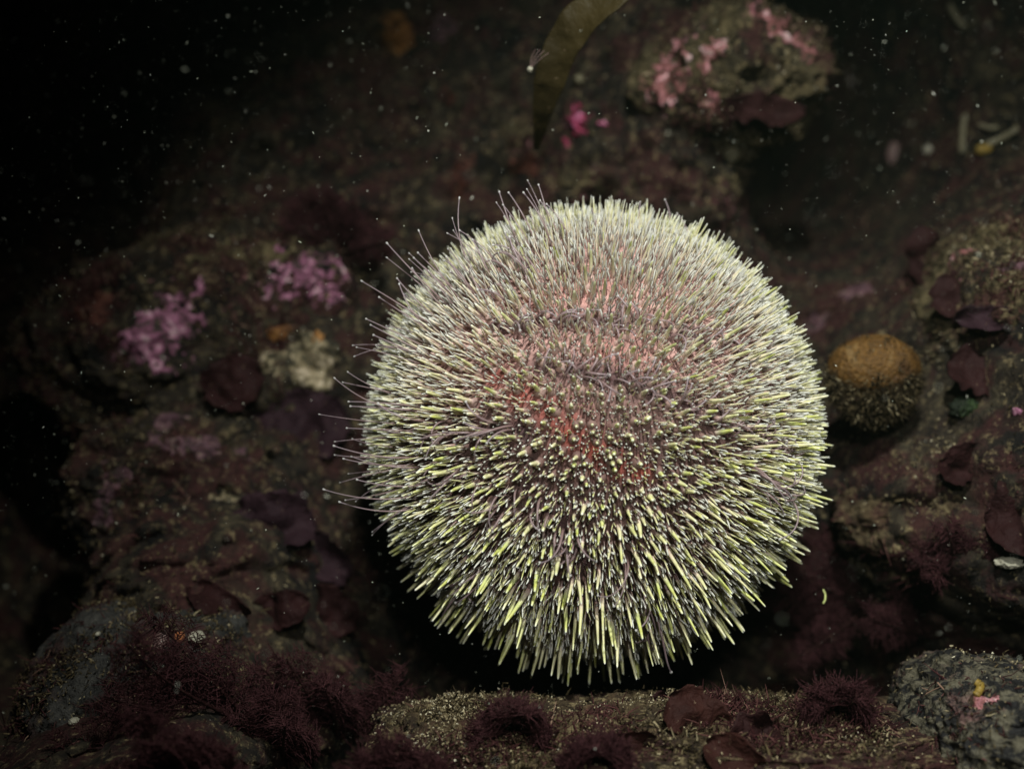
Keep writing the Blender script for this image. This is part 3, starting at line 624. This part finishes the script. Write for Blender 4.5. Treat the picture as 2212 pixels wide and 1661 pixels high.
def rings(spacing0, jitter, tmax=2.35, mult=10, grow=0.0):
    out = []; th = spacing0 * 0.6 / RT
    while th < tmax:
        spacing = spacing0 * (1 + grow * min(th / 1.1, 1))
        n = max(3, int(round(2 * math.pi * math.sin(th) * RT / spacing)))
        if n > mult: n = int(round(n / mult)) * mult
        ph = rng.random() * 0.3 + (0.5 if len(out) % 2 else 0) * 2 * math.pi / n
        out.append(np.stack([th + rng.normal(0, jitter, n), ph + np.arange(n) / n * 2 * math.pi + rng.normal(0, jitter, n) / math.sin(th)], -1)); th += spacing / RT * 0.93
    q = np.concatenate(out); th, ph = q[:, 0], q[:, 1]
    return np.stack([np.sin(th) * np.cos(ph), np.sin(th) * np.sin(ph), np.cos(th)], -1)
up = np.array([0, 0, 1.0])
def make_spines(d, L, R, lean, bendamp, S, K, profile):
    p, n = body_pt(d); N = len(d)
    dr = n + rng.normal(0, lean, (N, 3)); dr /= np.linalg.norm(dr, axis=1, keepdims=True)
    t = np.linspace(0, 1, K); bd = rng.normal(0, bendamp, (N, 3))
    Pt = p[:, None, :] - n[:, None, :] * 0.0006 + dr[:, None, :] * (L[:, None] * t)[..., None] + bd[:, None, :] * (L[:, None] * t ** 2)[..., None]
    return Pt, R[:, None] * np.array(profile)[None, :]
# primary
d = rings(0.0035, 0.022, grow=0.34); N = len(d)
side = d[:, 0]; upn = d[:, 1]; ce = d[:, 2]
rr = np.sqrt(1 - np.clip(ce, -1, 1) ** 2)
L = 0.0054 + 0.0048 * sstep(0.05, 0.75, rr)
L *= 1 - 0.12 * sstep(0.2, 0.9, upn) + 0.36 * sstep(0.0, 0.9, -upn) + 0.18 * sstep(0.4, 0.95, side) * sstep(0.7, 0.1, np.abs(upn)) - 0.22 * sstep(0.5, 0.95, -side)
L *= 0.94 * (0.68 + 0.5 * rng.random(N)); L *= np.where(rng.random(N) < 0.08, 0.6, 1.0)
R = 0.00055 * (0.72 + 0.5 * rng.random(N)) * (1.12 - 0.12 * sstep(0.1, .5, rr)) * (1 - 0.25 * sstep(0.5, 0.9, upn))
prof = [0.8, 1.25, 1.0, 0.95, 0.87, 0.78, 0.67, 0.56, 0.44, 0.12]
Pt, Rr = make_spines(d, L, R, 0.065, 0.03, 8, 10, prof)
Pt[:, -1] = Pt[:, -2] + (Pt[:, -1] - Pt[:, -2]) * 0.25     # blunt tips
white = np.clip(rng.random(N) * 0.55 + 0.5 * sstep(0.2, 0.8, -side) * sstep(0.0, 0.4, upn), 0, 0.9)
olive = np.clip(sstep(0.0, 0.5, upn + 0.1 * side) * (0.55 + 0.6 * rng.random(N)), 0, 1)
# the hundred that show largest are parts of their own
tip = Pt[:, -1] + UC; base_ = Pt[:, 0] + UC
ext = np.hypot(tip[:, 0] / tip[:, 1] - base_[:, 0] / base_[:, 1], tip[:, 2] / tip[:, 1] - base_[:, 2] / base_[:, 1])
facing = ((-(p0 := (Pt[:, 0] + UC))) * body_pt(d)[1]).sum(1) > 0.0
score = np.where(facing, ext * R, -1); order = np.argsort(-score)
big = order[:100]; rest = order[100:]
def spine_mesh(name, idx, parent, stuff=False):
    V, Q, t = tubes(Pt[idx], Rr[idx], 8); rp = lambda a: np.repeat(a[idx], 80)
    o = mesh(name, V, Q, SPM, parent, {'t': t, 'white': rp(white), 'olive': rp(olive)})
    if stuff: o['kind'] = 'stuff'
    return o
for k_ in big: spine_mesh('spine', np.array([k_]), urchin)
spine_mesh('spines', rest, urchin, True)
# tubercles (fleshy collars at the foot of each spine)
pb, nb = body_pt(d); t = np.linspace(0, 1, 5)
Pc = pb[:, None, :] - nb[:, None, :] * .0004 + nb[:, None, :] * (t * 0.0019)[None, :, None]
V, Q, tt = tubes(Pc, (R * 1.95)[:, None] * np.array([1.25, 1.15, .95, .75, .3])[None, :], 8)
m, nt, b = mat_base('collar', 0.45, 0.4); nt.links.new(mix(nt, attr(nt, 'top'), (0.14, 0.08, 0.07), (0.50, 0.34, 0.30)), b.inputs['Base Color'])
mesh('tubercles', V, Q, m, urchin, {'top': np.repeat(sstep(-0.1, 0.5, upn), 40)})['kind'] = 'stuff'  # collars paler on the upper side, same painted light as the skin
# secondary spines
d2 = rings(0.00160, 0.04, mult=1, grow=0.25); d2 = d2[rng.random(len(d2)) > 0.35 * band_amt(d2)]; N2 = len(d2); u2 = d2[:, 1]; r2 = np.sqrt(1 - np.clip(d2[:, 2], -1, 1) ** 2)
L2 = (0.0030 + 0.0042 * sstep(0.1, 0.8, r2)) * (0.6 + 0.75 * rng.random(N2)) * (1 + 0.12 * sstep(0.2, 0.8, u2) - 0.25 * sstep(0.2, 0.8, -u2))
R2 = 0.00024 * (0.6 + 0.7 * rng.random(N2))
Pt2, Rr2 = make_spines(d2, L2, R2, 0.10, 0.04, 5, 5, [1.2, 1.0, 0.85, 0.7, 0.45])
V, Q, t = tubes(Pt2, Rr2, 5); rp = lambda a: np.repeat(a, 25)
mesh('secondary_spines', V, Q, SPM, urchin, {'t': t, 'white': rp(0.15 + 0.35 * rng.random(N2) + 0.45 * sstep(-0.2, 0.5, u2) * sstep(1.05, 0.8, r2)), 'olive': rp(0.4 * rng.random(N2) * (u2 > 0))})['kind'] = 'stuff'
# pedicellariae: hair-thin stalks with pale heads
d3 = rings(0.00112, 0.03, mult=1, grow=0.1)
u3 = d3[:, 1]; kp = rng.random(len(d3)) < (0.42 + 0.4 * sstep(0.75, 0.98, d3[:, 2]) + 0.58 * sstep(0.05, 0.55, u3 + 0.25 * d3[:, 0])); d3 = d3[kp]; u3 = d3[:, 1]; kb = rng.random(len(d3)) > 0.5 * band_amt(d3); d3 = d3[kb]; u3 = u3[kb]; N3 = len(d3)
r3 = np.sqrt(1 - np.clip(d3[:, 2], -1, 1) ** 2)
L3 = (0.0030 + 0.0038 * sstep(0.1, 0.8, r3)) * (0.45 + 0.75 * rng.random(N3)); R3 = 0.000085 + 0.00003 * rng.random(N3)
Pt3, Rr3 = make_spines(d3, L3, R3, 0.16, 0.06, 4, 6, [1.0, 0.9, 0.9, 1.0, 2.6, 1.0])
V, Q, t = tubes(Pt3, Rr3, 4)
m, nt, b = mat_base('pedicellaria', 0.5, 0.3)
nt.links.new(ramp(nt, attr(nt, 't'), [(0.0, (0.20, 0.11, 0.11)), (0.55, (0.34, 0.26, 0.24)), (0.75, (0.50, 0.48, 0.43)), (1, (0.66, 0.65, 0.60))]), b.inputs['Base Color'])
mesh('pedicellariae', V, Q, m, urchin, {'t': t})['kind'] = 'stuff'

# tube feet
mf, nt, b = mat_base('tube_foot', 0.3, 0.4)
nt.links.new(ramp(nt, attr(nt, 't'), [(0, (0.24, 0.145, 0.135)), (0.5, (0.29, 0.20, 0.205)), (0.90, (0.32, 0.26, 0.29)), (0.95, (0.6, 0.58, 0.56)), (1, (0.6, 0.57, 0.55))]), b.inputs['Base Color'])
b.inputs['Alpha'].default_value = 0.6
KF = 18
fprof = np.concatenate([np.linspace(1.3, 0.65, KF - 5), [0.6, 0.62, 1.15, 1.3, 0.8]])
def foot_path(base_d, outdir, L, curl, r):
    p, n = body_pt(base_d[None]); p = p[0]; n = n[0]
    t = np.concatenate([np.linspace(0, 0.965, KF - 4), [0.975, 0.985, 1.0, 1.003]])[:, None]
    d0 = n * 0.8 + outdir * 0.2; return p + (n * (t * (1 - 0.35 * t)) * 0.9 + outdir * t * t * 0.8) * L + curl * L * (t ** 2) * (1 - 0.3 * t)
feet = []
def add_foot(px, py, tx, ty, ty_depth=None, rad=0.00024):
    """a foot rooted on the shell near (px,py), tip seen near (tx,ty)"""
    bd = local_dir(px, py); p, n = body_pt(bd[None]); p = p[0]; n = n[0]
    depth = (UC + p)[1] if ty_depth is None else ty_depth
    tp = P(tx, ty, depth) - UC; t = np.concatenate([np.linspace(0, 0.965, KF - 4), [0.975, 0.988, 1.0, 1.004]])[:, None]
    L = np.linalg.norm(tp - p); c1 = p + n * L * 0.55
    path = (1 - t) ** 2 * p + 2 * (1 - t) * t * c1 + t * t * tp; feet.append((path, rad))
# long feet that reach past the outline on the left and top (root, tip)
for a in [(1130, 560, 1078, 413), (1165, 550, 1098, 415), (1195, 545, 1130, 415), (1200, 540, 1163, 398), (1215, 545, 1166, 432), (1235, 545, 1180, 440),
          (1095, 600, 992, 497), (990, 680, 835, 524), (1000, 660, 893, 556), (1010, 655, 902, 545), (985, 690, 890, 578), (960, 720, 780, 606),
          (955, 730, 818, 641), (950, 730, 862, 612), (940, 760, 790, 688), (935, 770, 800, 701), (960, 700, 857, 600), (935, 780, 806, 723), (930, 775, 812, 745),
          (920, 880, 752, 867), (925, 890, 756, 877), (920, 930, 748, 924), (915, 985, 720, 962), (920, 1000, 741, 990), (925, 1005, 758, 985), (930, 1060, 698, 1056), (935, 1085, 732, 1083), (940, 1040, 770, 1035),
          (1370, 520, 1383, 435), (1440, 530, 1436, 430), (1480, 545, 1462, 460), (1290, 520, 1278, 450)]:
    add_foot(*a, rad=0.00020 + 0.00005 * random.random())
# many hair-thin feet along the left and upper-left rim
for k_ in range(36):
    an = math.radians(random.uniform(100, 205)); ro = random.uniform(375, 415); ri = random.uniform(515, 575) if k_ % 3 else random.uniform(555, 605); bn = an + random.gauss(0, 0.06)
    add_foot(1282 + ro * math.cos(an), 940 - ro * math.sin(an), 1290 + ri * math.cos(bn), 950 - ri * math.sin(bn), rad=random.uniform(0.00012, 0.00018))
# bands of curled feet between the spines
def band(poly, n, length, sx, flow, curl=0.5, rad=0.00028):
    poly = np.array(poly, float); s = np.linspace(0, 1, len(poly))
    for k in range(n):
        t = random.random(); x = np.interp(t, s, poly[:, 0]) + random.gauss(0, sx); y = np.interp(t, s, poly[:, 1]) + random.gauss(0, sx)
        bd = local_dir(x, y); p, n_ = body_pt(bd[None]); p = p[0]; n_ = n_[0]
        fl = np.array([flow[0], 0, flow[1]]) + np.array([random.gauss(0, curl), 0, random.gauss(0, curl)]); fl -= n_ * (fl @ n_); fl /= np.linalg.norm(fl) + 1e-9
        L = length * (0.7 + 0.7 * random.random()); M_ = KF - 4; tt = np.concatenate([np.linspace(0, 0.95, M_), [0.962, 0.975, 1.0, 1.006]])
        sd = np.cross(n_, fl); turn = math.radians(random.uniform(70, 175)); tw = random.gauss(0, 0.8)
        ph = turn * np.minimum(tt * 1.15, 1) ** 1.3; dirs = np.cos(ph)[:, None] * n_ + np.sin(ph)[:, None] * (fl * np.cos(tw * tt)[:, None] + sd * np.sin(tw * tt)[:, None])
        path = p + np.concatenate([np.zeros((1, 3)), np.cumsum(dirs[:-1] * np.diff(tt)[:, None] * L * 1.25, axis=0)])
        feet.append((path, rad * (0.85 + 0.3 * random.random())))
band([(1080, 715), (1180, 705), (1290, 700), (1400, 705), (1500, 735), (1600, 770)], 50, 0.0058, 12, (0.6, 0.2))
band([(1180, 800), (1260, 805), (1340, 825), (1420, 850), (1500, 885), (1580, 930), (1660, 965), (1720, 1000)], 70, 0.0058, 12, (0.5, 0.3))
band([(900, 930), (980, 925), (1060, 935), (1110, 925)], 16, 0.009, 12, (-1, -0.1))
band([(940, 1000), (1010, 1020), (1070, 1050), (1110, 1090)], 12, 0.009, 12, (-0.6, -0.8), 0.3)
band([(1130, 1060), (1190, 1110), (1230, 1150), (1260, 1190)], 14, 0.008, 12, (-0.1, -1), 0.3)
band([(1330, 1180), (1370, 1240), (1390, 1300), (1400, 1330)], 14, 0.010, 12, (0.0, -1), 0.3)
band([(1080, 1150), (1030, 1220), (1010, 1260)], 8, 0.009, 12, (-0.5, -0.9), 0.3)
band([(960, 650), (1040, 640), (1120, 620), (1190, 600)], 22, 0.010, 16, (-0.6, 0.8), 0.25)
band([(1600, 1000), (1650, 1060)], 12, 0.011, 12, (0.7, -0.5), 0.3)
FP = np.array([a for a, _ in feet]); FR = np.array([r for _, r in feet])[:, None] * fprof[None, :]
V0, Q0, t0 = tubes(FP[:1], FR[:1], 7)
tf = np.repeat(np.concatenate([np.linspace(0, .9, KF - 3), [.95, .98, 1.0]]), 7)
for k_ in range(100):
    V, Q, _ = tubes(FP[k_:k_ + 1], FR[k_:k_ + 1], 7); mesh('tube_foot', V, Q, mf, urchin, {'t': tf})
V, Q, _ = tubes(FP[100:], FR[100:], 7); mesh('tube_feet', V, Q, mf, urchin, {'t': np.tile(tf, len(FP) - 100)})['kind'] = 'stuff'
print('spines', N, 'secondary', N2, 'ped', N3, 'feet', len(FP), 'snow', len(c))

# ------------------------------------------------------------------ the water itself
hz = mesh('haze', np.array([[x, y, z] for x in (-1.2, 1.2) for y in (-0.4, 1.6) for z in (-1.2, 1.2)]),
          np.array([[0, 1, 3, 2], [4, 6, 7, 5], [0, 4, 5, 1], [2, 3, 7, 6], [0, 2, 6, 4], [1, 5, 7, 3]]), smooth=False)
hm = bpy.data.materials.new('water'); hm.use_nodes = True; nt = hm.node_tree; nt.nodes.remove(nt.nodes['Principled BSDF'])
v = nt.nodes.new('ShaderNodeVolumePrincipled'); v.inputs['Color'].default_value = (0.55, 0.8, 0.62, 1); v.inputs['Density'].default_value = 0.034
v.inputs['Anisotropy'].default_value = 0.3
nt.links.new(v.outputs[0], nt.nodes['Material Output'].inputs['Volume']); hz.data.materials.append(hm); tag(hz, 'murky green water all round', 'water haze', kind='stuff')

# things of one kind share a group phrase
GROUPS = {'pink_coralline_crust': 'pink crusts on the rocks', 'red_algae_blade': 'dark red seaweed blades lying on the rocks', 'feathery_red_algae': 'feathery red seaweeds around the urchin',
          'boulder': 'rocks standing out of the rock face', 'worm_tube': 'pale worm tubes at upper right', 'pebble': 'small pebbles', 'shell_fragment': 'broken white shell bits',
          'orange_crust': 'orange encrusting patches', 'cream_crust': 'cream crusts below the mauve patch', 'rust_crust': 'rusty red patches above the urchin', 'tan_crust': 'silty olive crusts', 'green_algae': 'green tufts'}
for o in sc.objects:
    b = o.name.split('.')[0]
    if o.parent is None and b in GROUPS and 'label' in o: o['group'] = GROUPS[b]
